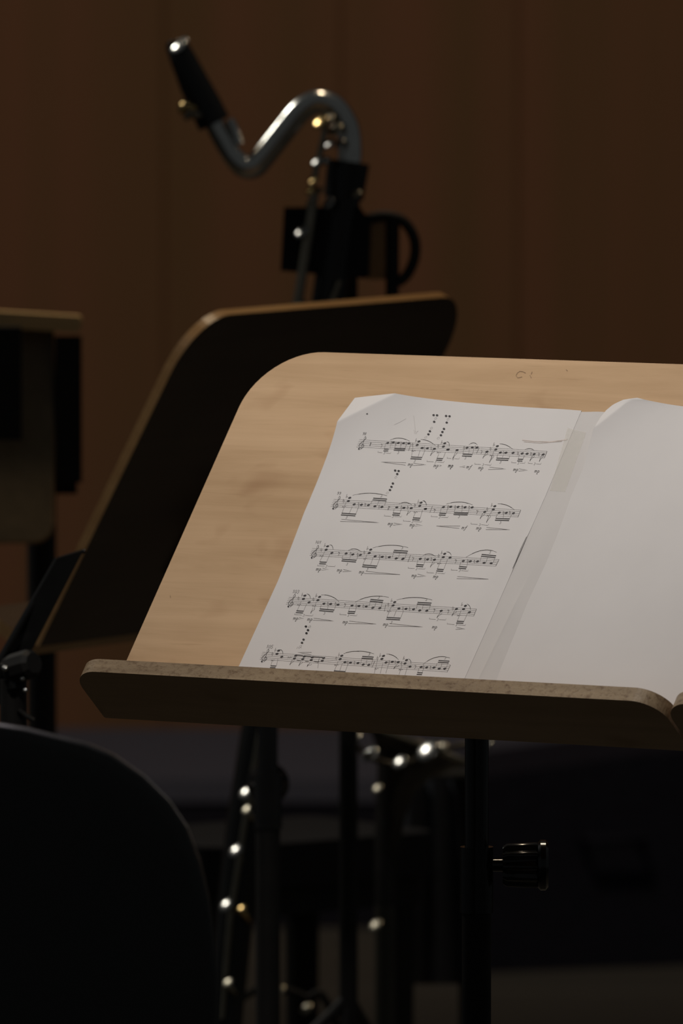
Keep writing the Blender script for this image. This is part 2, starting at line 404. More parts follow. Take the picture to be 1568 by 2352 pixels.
# ------------------------------------------------------------ sheets on the desk
def uv(px, py, hf=None):
    """pixel -> (u, v) on the desk plane, a little above it where the sheet lifts"""
    h = .0006
    for _ in range(5):
        d = ray(px, py); O = P0 + Ln * h
        t = (O - CAM).dot(Ln) / d.dot(Ln); q = CAM + d * t - O
        a, b = q.dot(U), q.dot(V)
        if hf: h = hf(a, b)
    return a, b
def on(a, b, h): return P0 + U * a + V * b + Ln * h
def side(a, b, p, q):
    dx, dy = q[0] - p[0], q[1] - p[1]; L_ = math.hypot(dx, dy); return ((a - p[0]) * dy - (b - p[1]) * dx) / L_
sm = lambda x: max(0, min(1, x)) ** 2 * (3 - 2 * max(0, min(1, x)))

# sheet 1
c_tl, c_tr = uv(817, 917), uv(1335, 943)
F1, F2 = uv(787, 986), uv(930, 917)
corner_d = abs(side(c_tl[0], c_tl[1], F1, F2)); sgn = 1 if side(c_tl[0], c_tl[1], F1, F2) > 0 else -1
right1 = [uv(*p) for p in ((1335, 943), (1300, 1025), (1252, 1140), (1211, 1232), (1177, 1310), (1124, 1430), (1068, 1555))]
left1 = [uv(*p) for p in ((817, 917), (787, 986), (700, 1180), (640, 1335), (552, 1530))]
def xat(poly, v_):
    P = sorted(poly, key=lambda p: p[1])
    if v_ <= P[0][1]:
        (a, b), (c, d) = P[0], P[1]
    elif v_ >= P[-1][1]: (a, b), (c, d) = P[-2], P[-1]
    else:
        for i in range(len(P) - 1):
            if P[i][1] <= v_ <= P[i + 1][1]: (a, b), (c, d) = P[i], P[i + 1]; break
    return a + (c - a) * (v_ - b) / (d - b)
EB = uv(1192, 1270)[1]
k1, k2 = uv(1164, 1430), uv(1106, 1549)
def hb(a, b):
    r = a - xat(right1, b)
    h = .0004 + .0010 * sm(1 - abs(r - .018) / .018)
    cdist = abs(side(a, b, k1, k2)); h += .0009 * math.exp(-(cdist / .002)) * sm((.16 - b) / .05)
    return .0004 + (h - .0004) * sm((b - T) / .03)
def h1(a, b):
    s = side(a, b, F1, F2) * sgn
    if s > 0: h = .0085 * (1 - s / corner_d) ** 1.0 + .0016
    else: h = .0016 + .0085 * math.exp(s / .022)
    h += .0022 * math.sin(a * 19 + b * 7) * math.sin(b * 13 + 1) * .5
    r = xat(right1, b) - a
    h += .0009 * math.exp(-max(r, 0) / .03)
    h = .0006 + max(h - .0006, 0) * sm((b - T) / .03)
    k = sm(r / .022); edge = hb(a, b) + .00018 + .0007 * math.exp(-((b - EB) / .016) ** 2)
    return max(h * k + edge * (1 - k), .0006)
def sheet(name, left, right, top_l, top_r, hf, mt, parent, nx=150, ny=200, thick=.00012):
    bm = bmesh.new(); g = []
    for j in range(ny + 1):
        row = []
        for i in range(nx + 1):
            s, t = i / nx, j / ny
            vt = top_l[1] + (top_r[1] - top_l[1]) * s
            vv = T + .0004 + (vt - T - .0004) * t
            a = xat(left, vv) * (1 - s) + xat(right, vv) * s
            row.append(bm.verts.new(on(a, vv, hf(a, vv))))
        g.append(row)
    for j in range(ny):
        for i in range(nx): bm.faces.new((g[j][i], g[j][i + 1], g[j + 1][i + 1], g[j + 1][i]))
    # real paper thickness
    geo = bmesh.ops.duplicate(bm, geom=bm.verts[:] + bm.edges[:] + bm.faces[:])
    bmesh.ops.translate(bm, verts=[e for e in geo['geom'] if isinstance(e, bmesh.types.BMVert)], vec=-Ln * thick)
    o = build(name, bm, mt, parent, smooth=False)
    o.data.polygons.foreach_set('use_smooth', [True] * len(o.data.polygons))
    return o
sh1 = empty('music_sheet', on(*uv(560, 1540), 0)); tag(sh1, 'white sheet printed with five lines of music, top left corner dog-eared, on the plywood desk', 'sheet music', 'papers on the plywood desk')
sheet('page', left1, right1, c_tl, c_tr, h1, M_paper, sh1)

# backing sheet whose shaded strip shows between the two pages
left2 = [uv(*p) for p in ((1475, 934), (1445, 936), (1418, 944), (1402, 957), (1390, 975), (1380, 1000), (1373, 1013), (1347, 1089), (1319, 1149), (1285, 1242), (1259, 1307), (1217, 1398), (1198, 1445), (1149, 1561), (1128, 1610))]
c2r = uv(1990, 968)
right2 = [c2r, (c2r[0] - .002, .02)]
shb = empty('backing_sheet', on(*uv(1110, 1560), 0)); tag(shb, 'sheet showing as a shaded strip between the printed page and the blank page', 'paper', 'papers on the plywood desk')
lb = [(a - .012, b) for a, b in right1]
rb = [uv(1500, 950), uv(1200, 1600)]
sheet('page', lb, rb, (0, uv(1334, 943)[1] - .001), (0, uv(1480, 951)[1]), hb, M_paper2, shb, 120, 160)
# sheet 2
G1, G2 = uv(1374, 1006), uv(1468, 932)
tipd = .012
s0 = side(*uv(1405, 952), G1, G2); sg2 = 1 if s0 > 0 else -1
def h2f(a, b):
    s = side(a, b, G1, G2) * sg2
    r = a - xat(left2, b)
    h = .0030 + .0030 * math.exp(-max(r, 0) / .05)
    if s > 0: h += .006 * (1 - s / .016)
    else: h += .006 * math.exp(s / .02)
    h += .0012 * math.sin(a * 31 + b * 11) * math.sin(b * 17 + 2)
    h = .0016 + (h - .0016) * sm((b - T) / .05)
    return max(h, .0012)
sh2 = empty('music_sheet', on(*uv(1300, 1590), 0)); tag(sh2, 'blank white sheet with curled top left corner at the right side of the desk', 'sheet music', 'papers on the plywood desk')
sheet('page', left2, right2, (0, uv(1478, 934)[1]), c2r, h2f, M_paper, sh2, 190, 200)
# tape
bm = bmesh.new(); q = [uv(*p, h1) for p in ((1303, 983), (1346, 993), (1297, 1130), (1262, 1127))]
n = 14; g = []
for j in range(n * 2 + 1):
    row = []
    for i in range(n + 1):
        s, t = i / n, j / (2 * n)
        a = (q[0][0] * (1 - s) + q[1][0] * s) * (1 - t) + (q[3][0] * (1 - s) + q[2][0] * s) * t
        b_ = (q[0][1] * (1 - s) + q[1][1] * s) * (1 - t) + (q[3][1] * (1 - s) + q[2][1] * s) * t
        row.append(bm.verts.new(on(a, b_, max(h1(a, b_) if a <= xat(right1, b_) else 0, hb(a, b_)) + .0002)))
    g.append(row)
for j in range(2 * n):
    for i in range(n): bm.faces.new((g[j][i], g[j][i + 1], g[j + 1][i + 1], g[j + 1][i]))
tp_ = build('tape', bm, M_tape, sh1, smooth=True); tp_['label'] = 'strip of translucent yellowish tape'

# ------------------------------------------------------------ printed music
class Ink:
    def __init__(s): s.bm = bmesh.new()
    def line(s, pts, w, dz=.00022):
        """w in mm"""
        q = []
        for i in range(len(pts) - 1):
            (x0, y0), (x1, y1) = pts[i], pts[i + 1]; k = max(1, int(math.hypot(x1 - x0, y1 - y0) / 9))
            for j in range(k): q.append((x0 + (x1 - x0) * j / k, y0 + (y1 - y0) * j / k))
        q.append(pts[-1]); q = [uv(x, y, h1) for x, y in q]
        vs = []
        for i, (a, b) in enumerate(q):
            p, r = q[max(i - 1, 0)], q[min(i + 1, len(q) - 1)]
            dx, dy = r[0] - p[0], r[1] - p[1]; L_ = math.hypot(dx, dy) or 1; nx, ny = -dy / L_ * w / 2000, dx / L_ * w / 2000
            h = h1(a, b) + dz
            vs.append((s.bm.verts.new(on(a + nx, b + ny, h)), s.bm.verts.new(on(a - nx, b - ny, h))))
        for i in range(len(vs) - 1): s.bm.faces.new((vs[i][0], vs[i][1], vs[i + 1][1], vs[i + 1][0]))
    def disc(s, x, y, ax, ay, bx, by, dz=.00026):
        q = []
        for k in range(12):
            t = 2 * math.pi * k / 12
            a, b = uv(x + ax * math.cos(t) + bx * math.sin(t), y + ay * math.cos(t) + by * math.sin(t), h1)
            q.append(s.bm.verts.new(on(a, b, h1(a, b) + dz)))
        s.bm.faces.new(q)
ink, thin, pencil, pen2 = Ink(), Ink(), Ink(), Ink()
CR = {1: (800, 930, 6.533), 2: (1020, 940, 6.03), 3: (750, 1070, 6.817), 4: (970, 1120, 6.533), 5: (700, 1230, 6.533),
      6: (920, 1240, 6.533), 7: (650, 1340, 6.817), 8: (870, 1340, 6.533), 9: (590, 1430, 6.817), 0: (810, 1480, 6.272)}
GL = {'0': [[(.3, 0), (.05, .25), (.05, .75), (.3, 1), (.55, .75), (.55, .25), (.3, 0)]], '1': [[(.1, .8), (.35, 1), (.35, 0)]],
      '3': [[(.05, .9), (.3, 1), (.55, .8), (.3, .53), (.58, .28), (.3, 0), (.02, .12)]],
      '5': [[(.55, 1), (.12, 1), (.08, .55), (.35, .6), (.58, .35), (.35, 0), (.05, .08)]],
      '8': [[(.3, .52), (.08, .75), (.3, 1), (.52, .75), (.3, .52), (.05, .25), (.3, 0), (.55, .25), (.3, .52)]],
      '9': [[(.52, .7), (.3, .5), (.08, .72), (.3, 1), (.53, .75), (.5, .3), (.25, 0)]],
      'm': [[(0, .55), (.1, .6), (.1, 0)], [(.1, .45), (.3, .6), (.36, .5), (.36, 0)], [(.36, .45), (.58, .6), (.64, .5), (.64, .05), (.72, .05)]],
      'p': [[(.05, .55), (.15, .6), (.15, -.4)], [(.0, -.4), (.3, -.4)], [(.15, .5), (.38, .6), (.52, .4), (.4, .05), (.15, .05)]],
      'f': [[(.62, .95), (.5, 1.0), (.36, .7), (.22, -.2), (.05, -.4), (-.05, -.3)], [(.1, .55), (.5, .55)]]}
EX = (1, .06); EY = (.445, -1)
def text(s, x, y, size, w=.3, adv=.68, into=None):
    for ch in s:
        for st in GL[ch]:
            (into or ink).line([(x + size * (p * EX[0] + q * EY[0]), y + size * (p * EX[1] + q * EY[1])) for p, q in st], w * (1.25 if ch in 'mpf' else 1))
        x += size * (.82 if ch == 'm' else adv); y += size * adv * .06
def quad(p0, p1, p2, n=12):
    return [tuple((1 - t) ** 2 * p0[i] + 2 * t * (1 - t) * p1[i] + t * t * p2[i] for i in (0, 1)) for t in [k / n for k in range(n + 1)]]
staves = [((825.3, 1009.8), (818.4, 1026.6), (1256.2, 1036.8), (1249.9, 1052)), ((766.1, 1147), (759.5, 1163.2), (1195.8, 1171.7), (1189.2, 1187.7)),
          ((716.8, 1259.9), (711, 1275.9), (1145.9, 1285.2), (1138.2, 1300.5)), ((663.2, 1372), (656.6, 1387.7), (1094.2, 1398.9), (1087.7, 1415)),
          ((602.5, 1498.2), (596.6, 1514.3), (1034.5, 1527.5), (1026.8, 1543.5))]
for tl, bl, tr, br_ in staves:
    for k in range(5):
        t = k / 4; thin.line([(tl[0] + (bl[0] - tl[0]) * t, tl[1] + (bl[1] - tl[1]) * t), (tr[0] + (br_[0] - tr[0]) * t, tr[1] + (br_[1] - tr[1]) * t)], .17)
    ink.line([tr, br_], .25)
    rel = [(92, -48), (99, -20), (65, 18), (20, 53), (-7, 88), (0, 118), (30, 130), (60, 113), (67, 82), (45, 70), (25, 88), (30, 108)]
    ink.line([(tl[0] + x / 6.533, tl[1] + y / 6.533) for x, y in rel], .42)
    ink.line([(tl[0] + x / 6.533, tl[1] + y / 6.533) for x, y in ((92, -48), (72, -25), (66, 15), (38, 130), (15, 150))], .2)
    ink.disc(tl[0] - 7 / 6.533, tl[1] + 140 / 6.533, 1.9, -.3, .2, 2.2)
MUSIC = """
1 n 590 572 n 675 563 n 750 572 n 828 576 n 908 578 n 1058 550 n 1032 603 n 1105 648 n 1185 652 n 1290 660 n 1445 577 n 1425 627 n 1498 670 x 340 565 320 620 r 497 610 l 560 575 540 660 l 637 560 625 650 l 710 575 695 650 l 790 575 780 650 l 870 590 850 655 b 535 665 605 665 b 690 655 855 660 b 940 782 1105 790 b 1325 803 1415 808 l 970 620 945 780 l 1075 680 1045 780 l 1150 680 1105 785 l 1355 740 1330 800 l 1455 715 1420 805 k 937 585 903 690 s 625 530 760 462 920 545 s 1085 520 1200 520 1305 612 s 1470 555 1520 550 1512 620 f 1015 545 f 1400 575 a 650 568 a 712 578 a 790 578 a 868 580 a 960 600 q 975 690 q 1355 715 a 1345 620 a 1240 655 a 1140 650 g 1270 700 1230 765 t 440 712 630 730 3 530 740 3 740 725 3 985 855 t 1175 850 1430 865 c 485 858 865 868 855 905 d 975 877 970 910 1165 900 m 885 900 m 1270 918 m 1490 918 d 1368 903 1365 925 1400 915
2 n 48 560 n 178 567 n 315 535 n 388 530 n 455 530 n 592 588 n 735 512 n 713 560 n 778 600 n 855 602 n 953 605 n 1080 612 n 1148 617 n 1245 622 n 1370 628 b 255 623 388 630 b 725 678 895 685 b 1020 692 1090 695 l 268 560 258 625 l 350 520 340 620 l 410 545 390 630 l 745 620 725 680 l 815 640 800 680 l 910 640 895 690 l 1040 630 1025 690 l 1110 640 1090 695 l 690 570 650 690 g 160 610 115 690 g 580 620 535 680 g 665 660 625 740 g 1225 660 1185 720 g 1350 660 1315 725 k 483 535 448 612 s 340 495 415 435 458 498 s 765 482 850 475 950 555 s 1120 560 1190 525 1250 575 f 688 500 t 38 680 205 690 t 420 762 645 775 t 930 740 1112 750 t 1160 750 1335 762 3 112 695 3 285 690 3 525 778 3 772 748 3 1010 755 3 1237 768 m 45 792 m 465 817 m 948 840 m 1242 862 F 300 805 c 210 797 290 787 290 808 d 625 802 608 835 855 828 d 1035 825 1028 858 1155 847 a 275 535 a 430 530 a 640 550 a 820 602 a 1020 612 a 1200 620 a 1310 625 q 655 640 r 515 590
3 n 362 502 n 340 553 n 432 603 n 545 610 n 655 615 n 755 635 n 865 645 n 1098 650 n 1210 658 n 1325 663 n 1478 577 n 1458 628 n 1548 675 b 235 742 460 757 u 730 507 945 522 b 1038 740 1150 748 b 1352 815 1465 822 l 305 570 240 740 l 400 640 355 745 l 505 630 455 760 l 715 540 690 600 l 820 550 790 620 l 930 550 905 620 l 1060 670 1040 740 l 1170 670 1145 745 l 1385 740 1355 815 l 1500 690 1465 820 s 410 462 680 395 945 468 s 1130 600 1240 540 1335 615 s 1500 548 1555 540 1560 620 f 315 490 f 1435 575 a 265 550 a 500 600 a 603 610 a 820 640 q 270 640 a 1170 650 a 1268 655 a 1380 620 q 1390 725 r 975 655 k 972 640 955 695 g 1285 725 1255 775 t 900 785 1168 800 t 1198 865 1485 880 3 305 822 3 845 485 3 1018 812 3 1325 885 m 950 915 m 1292 935 D 230 838 212 870 820 890 d 1050 897 1040 930 1188 917 d 1392 912 1385 945 1497 935 o 1073 75 o 1127 82 o 1105 130 o 1037 278 o 1015 330 o 992 380 O 1083 182 O 950 425
4 n 45 320 n 315 293 n 425 287 n 535 290 n 640 295 n 745 297 n 935 365 n 1085 280 n 1062 330 n 1152 377 n 1257 380 n 1365 385 k 150 278 110 378 b 255 385 355 390 b 475 378 685 385 b 1098 463 1308 470 l 285 300 265 380 l 385 270 358 385 l 495 290 475 375 l 600 280 590 380 l 700 310 685 385 l 1120 400 1100 460 l 1220 400 1210 460 l 1340 400 1305 470 l 1045 350 1000 420 s 355 250 560 180 752 260 s 1130 245 1270 240 1380 335 s 10 198 60 215 60 270 g 905 410 865 470 g 1000 440 960 525 t 128 435 380 450 t 725 545 985 568 3 240 460 3 540 450 3 835 570 3 1160 540 f 1040 275 r 180 345 r 820 365 a 970 325 q 990 420 a 1215 380 a 1310 378 a 385 290 a 490 290 a 595 290 a 700 295 c 210 578 565 578 550 612 F 580 610 m 800 615 D 960 598 950 630 1315 633
5 n 342 163 n 320 213 n 405 263 n 618 272 n 720 285 n 833 293 n 988 213 n 965 265 n 1055 312 n 1162 320 n 1268 325 n 1370 345 n 1472 350 b 225 398 325 403 b 560 355 775 372 b 868 442 1082 460 u 1335 222 1545 237 l 300 240 220 400 l 375 280 325 400 l 570 300 555 355 l 685 300 670 365 l 800 300 775 370 l 935 280 870 440 l 1025 330 985 440 l 1130 330 1080 455 l 1335 250 1310 330 l 1430 250 1400 340 l 1530 255 1500 345 s 370 140 425 140 422 215 s 650 225 760 170 848 248 s 1015 188 1280 110 1548 182 3 305 468 3 625 442 3 930 520 3 1452 202 t 188 455 450 468 m 160 512 m 475 527 m 805 555 d 265 490 250 522 355 510 d 577 512 565 545 705 538 D 915 538 890 570 1428 588 f 300 160 f 940 205 a 245 215 q 250 305 a 685 275 a 790 285 a 890 255 q 905 350 a 1120 315 a 1215 325 r 510 272
6 n 30 288 n 295 285 n 405 292 n 508 297 n 660 210 n 638 262 n 740 268 n 940 317 n 1045 322 n 1152 325 n 1252 345 n 1358 352 b 238 370 345 378 b 545 440 645 448 b 880 400 990 410 u 1215 220 1430 240 k 148 228 108 335 l 260 300 240 370 l 370 300 345 375 l 610 280 550 440 l 705 290 645 445 l 905 330 880 400 l 1010 320 990 405 l 1210 250 1190 330 l 1305 255 1280 340 l 1415 255 1390 345 s 330 238 430 180 520 248 s 685 182 750 180 758 240 s 980 262 1250 90 1438 188 g 485 350 445 410 t 110 425 360 440 t 390 493 660 508 t 755 455 1008 468 3 220 445 3 508 515 3 860 478 3 1333 200 m 155 543 m 480 558 d 253 515 240 555 382 545 D 850 550 840 582 1315 590 f 615 205 r 185 285 r 825 320 a 570 240 q 575 355 a 365 290 a 460 290 a 1005 320 a 1105 325
7 n 342 193 n 320 243 n 408 296 n 572 212 n 545 265 n 640 318 n 745 323 n 860 333 n 1080 347 n 1188 355 n 1302 362 n 1405 383 n 1513 388 b 210 430 322 437 b 575 400 797 418 b 1020 440 1130 445 u 1368 252 1568 270 l 285 280 220 430 l 370 320 320 435 l 520 290 490 400 l 600 330 580 400 l 710 340 695 410 l 825 350 795 430 l 1045 370 1025 440 l 1150 360 1128 445 l 1365 290 1340 370 l 1455 300 1430 375 l 1550 300 1530 390 s 370 165 430 175 425 240 s 595 182 760 170 875 285 s 1130 295 1350 160 1655 218 g 470 410 432 470 3 300 515 3 638 482 3 992 515 3 1490 237 t 178 490 462 510 t 885 488 1150 508 m 150 555 m 372 570 m 925 613 d 250 533 235 560 325 550 d 480 545 465 578 800 590 D 1035 590 1015 627 1462 638 f 300 190 f 520 205 a 240 235 q 250 335 a 475 250 q 485 350 a 700 320 a 820 322 a 1145 352 a 1255 358 r 968 340 o 358 677 o 390 733 o 367 782 O 415 680
8 n 237 282 n 213 332 n 300 377 n 407 382 n 520 388 n 612 408 n 718 412 n 935 412 n 1162 385 n 1298 338 n 1270 387 n 1358 433 b 118 512 325 522 u 580 285 788 297 b 1170 568 1275 573 k 105 315 80 420 l 190 340 120 510 l 265 400 225 500 l 370 410 325 520 l 580 310 560 380 l 665 320 650 390 l 775 320 750 400 l 1235 400 1175 570 l 1335 440 1275 570 s 265 250 540 175 800 250 s 1320 310 1375 330 1372 400 g 920 460 870 520 g 1140 430 1095 490 3 180 598 3 705 258 3 860 560 3 1140 638 t 755 535 1000 550 t 1022 610 1295 632 m 55 622 m 790 662 D 155 603 140 640 665 655 d 1165 663 1150 692 1298 685 f 190 270 f 1245 330 a 140 320 q 150 420 a 360 380 a 460 385 a 1110 375 q 1200 480 r 830 405 r 1040 420
9 n 340 440 n 315 490 n 388 538 n 607 520 n 588 562 n 740 533 n 718 573 n 868 545 n 850 588 n 1045 557 n 1022 600 n 1328 520 n 1303 573 n 1378 622 n 1465 628 b 215 678 300 682 b 1205 757 1385 770 l 240 600 215 680 l 330 560 305 680 l 1270 610 1210 760 l 1340 630 1295 755 l 1430 640 1380 770 g 555 610 515 665 g 690 630 655 680 g 830 660 785 690 x 630 512 720 520 x 760 525 850 535 x 890 538 1030 545 s 355 425 410 425 405 500 s 620 590 650 600 690 592 s 750 602 780 614 820 602 s 885 607 930 624 990 614 s 1355 490 1470 440 1600 455 k 978 555 950 640 l 965 640 950 715 c 640 468 855 468 850 505 f 290 440 f 1285 515 a 240 490 q 250 590 q 510 545 a 1240 560 q 1240 665 a 1420 628 a 1525 630 o 768 63 o 800 122 o 775 168 o 730 268 o 706 318 O 825 66 O 683 372
0 n 75 270 n 150 292 n 230 297 n 443 167 n 420 210 n 480 262 n 570 252 n 655 257 n 775 228 n 752 277 n 825 320 n 985 327 n 1065 332 n 1168 335 n 1245 350 n 1325 350 u 137 175 300 185 u 1235 235 1390 243 b 930 408 1005 412 l 130 210 110 285 l 205 220 190 290 l 290 215 265 300 l 355 230 310 420 l 435 270 395 420 l 520 270 475 420 l 710 300 665 440 l 795 300 750 450 l 955 345 935 405 l 1020 345 1000 410 l 1215 270 1190 340 l 1285 270 1265 345 l 1370 265 1345 350 k 318 240 275 335 s 0 105 160 85 305 138 s 485 140 600 145 660 225 s 800 208 845 230 838 280 s 1010 290 1200 130 1400 198 3 230 160 3 1325 215 f 735 210 f 395 170 a 355 200 a 525 255 a 612 258 q 340 350 q 690 365 a 700 275 a 1020 330 a 1120 335 r 900 325 g 640 310 590 355
1 o 1278 155 o 1330 158 o 1287 255 o 1223 397 o 1200 443 O 1308 205 O 1245 350 O 1160 488 o 1465 168 o 1517 172 o 1475 267 o 1433 362 o 1410 408 o 1388 457 O 1495 217 O 1348 502
"""
NARG = dict(n=2, l=4, b=4, u=4, s=6, f=2, a=2, q=2, r=2, x=4, k=4, g=4, t=4, c=6, d=6, D=6, m=2, F=2, o=2, O=2)
NARG['3'] = 2
for row in MUSIC.strip().split('\n'):
    tk = row.split(); ox, oy, sc = CR[int(tk[0])]; i = 1
    P = lambda x, y: (ox + x / sc, oy + y / sc)
    while i < len(tk):
        c = tk[i]; k = NARG[c]; a = [float(z) for z in tk[i + 1:i + 1 + k]]; i += 1 + k
        if c in 'no': 
            x, y = P(*a)
            if c == 'n': ink.disc(x, y, 3.5, -1.35, .9, 1.75)
            else: ink.disc(x, y, 2.7, -.7, .8, 2.3)
        elif c == 'O':
            x, y = P(*a); thin.line([(x + 2.6 * math.cos(t) - .6 * math.sin(t), y + 2.3 * math.sin(t) - .5 * math.cos(t)) for t in [2 * math.pi * j / 10 for j in range(11)]], .13)
        elif c == 'l': thin.line([P(*a[:2]), P(*a[2:])], .17)
        elif c == 'k': ink.line([P(*a[:2]), P(*a[2:])], .22)
        elif c == 'x': ink.line([P(*a[:2]), P(*a[2:])], .55)
        elif c in 'bu':
            p, q_ = P(*a[:2]), P(*a[2:])
            ink.line([p, q_], .78); ink.line([(p[0] - 1.4, p[1] + 4), (q_[0] - 1.4, q_[1] + 4)], .78)
        elif c == 's':
            pts = quad(P(*a[:2]), P(*a[2:4]), P(*a[4:])); ink.line(pts, .2); m_ = pts[2:-2]; ink.line(m_, .36, .00027)
        elif c == 'f':
            x, y = P(*a); thin.line([(x + .8, y - 6.5), (x - 2, y + 2.2), (x + 1.8, y + .2), (x + 2, y - 2), (x - .8, y - .8)], .22)
        elif c == 'a':
            x, y = P(*a); thin.line([(x + .4, y - 4.5), (x - 2.0, y + 2.2), (x + 1.6, y + 1.2)], .2); thin.line([(x + 1.9, y - 2), (x - .2, y + 4.6)], .2); thin.line([(x - 1, y - 1.6), (x + 1.9, y - 2)], .2)
        elif c == 'q':
            x, y = P(*a); thin.line([(x - 4, y + 2), (x - 2, y - 1), (x, y + 1.2), (x + 2, y - .8), (x + 5, y + .4)], .3); thin.line([(x - 4, y - 1), (x + 1, y + 2)], .2)
        elif c == 'r':
            x, y = P(*a); thin.disc(x - .2, y - 2.6, 1.1, -.1, .1, 1.0); thin.line([(x, y - 2), (x + 2.6, y - 3), (x - 1.6, y + 5)], .24)
        elif c == 'g':
            (x0, y0), (x1, y1) = P(*a[:2]), P(*a[2:]); ink.line([(x0, y0 - 4), (x1, y1), (x1 + 1.2, y1 - 3.2), (x0 + 2.5, y0 + .5), (x0 + 4, y0 - 2)], .2); ink.line([(x1, y1), (x1 + 2, y1 - 5)], .4)
        elif c == 't':
            x0, y0 = P(a[0], a[1]); x1, y1 = P(a[2], a[3]); xm, ym = (x0 + x1) / 2, (y0 + y1) / 2
            gx = 4
            thin.line([(x0 + 1.2, y0 - 3), (x0, y0), (xm - gx, ym - .3)], .2); thin.line([(xm + gx, ym + .2), (x1, y1), (x1 + 1.2, y1 - 3)], .2); text('3', xm - 2, ym + 2.8, 5.2, .2)
        elif c == '3': 
            pass
        elif c == 'c': thin.line([P(*a[2:4]), P(*a[:2]), P(*a[4:])], .24)
        elif c in 'dD': thin.line([P(*a[:2]), P(*a[4:]), P(*a[2:4])], .24)
        elif c == 'm': text('mp', *P(a[0], a[1] + 14), 8.2, .22)
        elif c == 'F': text('mf', *P(a[0], a[1] + 14), 8.2, .22)
for (c, x, y) in ((1, 738, 735), (1, 985, 862), (2, 285, 693), (2, 772, 750), (3, 305, 825), (3, 850, 490), (4, 540, 455), (4, 1160, 545), (5, 625, 446), (5, 930, 525), (5, 1452, 207), (6, 1333, 205), (7, 638, 487), (7, 1490, 240), (8, 180, 602), (8, 705, 262), (0, 230, 160), (0, 1325, 215)):
    ox, oy, sc = CR[c]; text('3', ox + x / sc - 1.5, oy + y / sc, 5.4, .22)
for s, c, x, y, sz in (('98', 1, 205, 452, 6.4), ('99', 3, 155, 450, 6.6), ('101', 5, 148, 120, 6.6), ('103', 7, 138, 152, 7.4), ('105', 9, 138, 400, 7.4)):
    ox, oy, sc = CR[c]; text(s, ox + x / sc, oy + y / sc, sz, .24, .72)
ink.line([(1209, 1233), (1195, 1262), (1185, 1288), (1177, 1306)], .3)  # shadow of the gap at the page edge, drawn with the ink
ink.disc(843, 951, 2.0, -.8, .7, 1.3)
pencil.line([(950, 955), (952.5, 975), (954, 992)], .22); pencil.line([(950.5, 988), (953, 997), (960, 990)], .28); pencil.line([(951, 995), (954, 990), (957, 997)], .2)
pencil.line([(932, 962), (918, 970), (905, 976)], .2)
thin.line([(681, 1490), (684, 1486), (687, 1490), (690, 1486), (692, 1489)], .2)
pen2.line([(1199, 1011), (1225, 1014), (1262, 1015), (1303, 1010)], .8); pen2.line([(1203, 1015), (1240, 1018), (1290, 1014)], .5)
o = build('printed_notes_gap_shade', ink.bm, M_ink, sh1); o['label'] = 'black printed notes, clefs, slurs, bar numbers and a drawn gap shadow'
o = build('staff_lines', thin.bm, M_greyink, sh1); o['label'] = 'thin grey printed staff lines and stems'
o = build('pencil_mark', pencil.bm, M_pencil, sh1); o['label'] = 'faint pencil arrow'
o = build('pencil_mark', pen2.bm, M_penred, sh1); o['label'] = 'faint brown stroke'

M_scuff = mat('brown_scuff', (.36, .235, .135), .7, var=.2)
def scuff(pts, w):
    bm = bmesh.new()
    q = [uv(x, y) for x, y in pts]; vs = []
    for i, (a, b) in enumerate(q):
        p, r_ = q[max(i - 1, 0)], q[min(i + 1, len(q) - 1)]; dx, dy = r_[0] - p[0], r_[1] - p[1]; L_ = math.hypot(dx, dy)
        vs.append((bm.verts.new(on(a - dy / L_ * w, b + dx / L_ * w, .0003)), bm.verts.new(on(a + dy / L_ * w, b - dx / L_ * w, .0003))))
    for i in range(len(vs) - 1): bm.faces.new((vs[i][0], vs[i][1], vs[i + 1][1], vs[i + 1][0]))
    build('scuff_mark', bm, M_scuff, stand)['label'] = 'small dark scuff on the desk'
for pts in (((1206, 856), (1200, 853), (1193, 852), (1187, 856), (1184, 862), (1188, 867), (1198, 865)), ((1216, 861), (1219, 867)), ((1221, 853), (1219, 859)), ((1299, 848), (1302, 851)), ((390, 1367), (391, 1371))):
    scuff(pts, .0003)

# ------------------------------------------------------------ bass clarinet
ZC = 10.0
cl = empty('bass_clarinet', (at(470, 2352, ZC).x, at(470, 2352, ZC).y, 0)); tag(cl, 'bass clarinet with curved silver neck and black mouthpiece, blurred behind the second stand', 'bass clarinet')
LN = Vector((-.53, -.57, .64))
def P(px, py, dz=0): return at(px, py, ZC + dz)
PX = ZC / F
neck = spline([P(478, 258), P(500, 300), P(526, 346), P(542, 368), P(562, 383), P(584, 381), P(602, 362), P(628, 329.3), P(654, 296.7), P(680, 264), P(704, 243), P(733, 233), P(768, 247), P(796, 290), P(803, 345), P(800, 385)], 10)
bm = bmesh.new(); tube(bm, neck, [(.0085 + .0030 * min(1, i / 50)) for i in range(len(neck))], 32); nk = smooth_by_angle(build('neck', bm, M_silver, cl)); nk['label'] = 'curved silver neck tube'
bm = bmesh.new(); tube(bm, [P(402, 92), P(404, 100), P(420, 135), P(445, 190), P(470, 240), P(492, 284)], [.0075, .0105, .0125, .0145, .0158, .0160], 32)
smooth_by_angle(build('mouthpiece_cap', bm, M_ebony, cl))
bm = bmesh.new(); dome(bm, P(408, 106, -.010), LN, .0085, .0022); dome(bm, P(420, 96, -.008), LN, .006, .0014)  # reflection on the black cap, made as silver domes
smooth_by_angle(build('cap_glint', bm, M_silver, cl))
for (x, y, m_) in ((420, 247, M_brass), (432, 262, M_dullsilver)):
    bm = bmesh.new(); tube(bm, [P(x, y, -.01), P(x + 32, y + 2, -.01)], .0045, 14); dome(bm, P(x, y, -.01), Vector((-1, -.4, .3)), .007, .004); build('ligature_screw', bm, m_, cl, smooth=True)
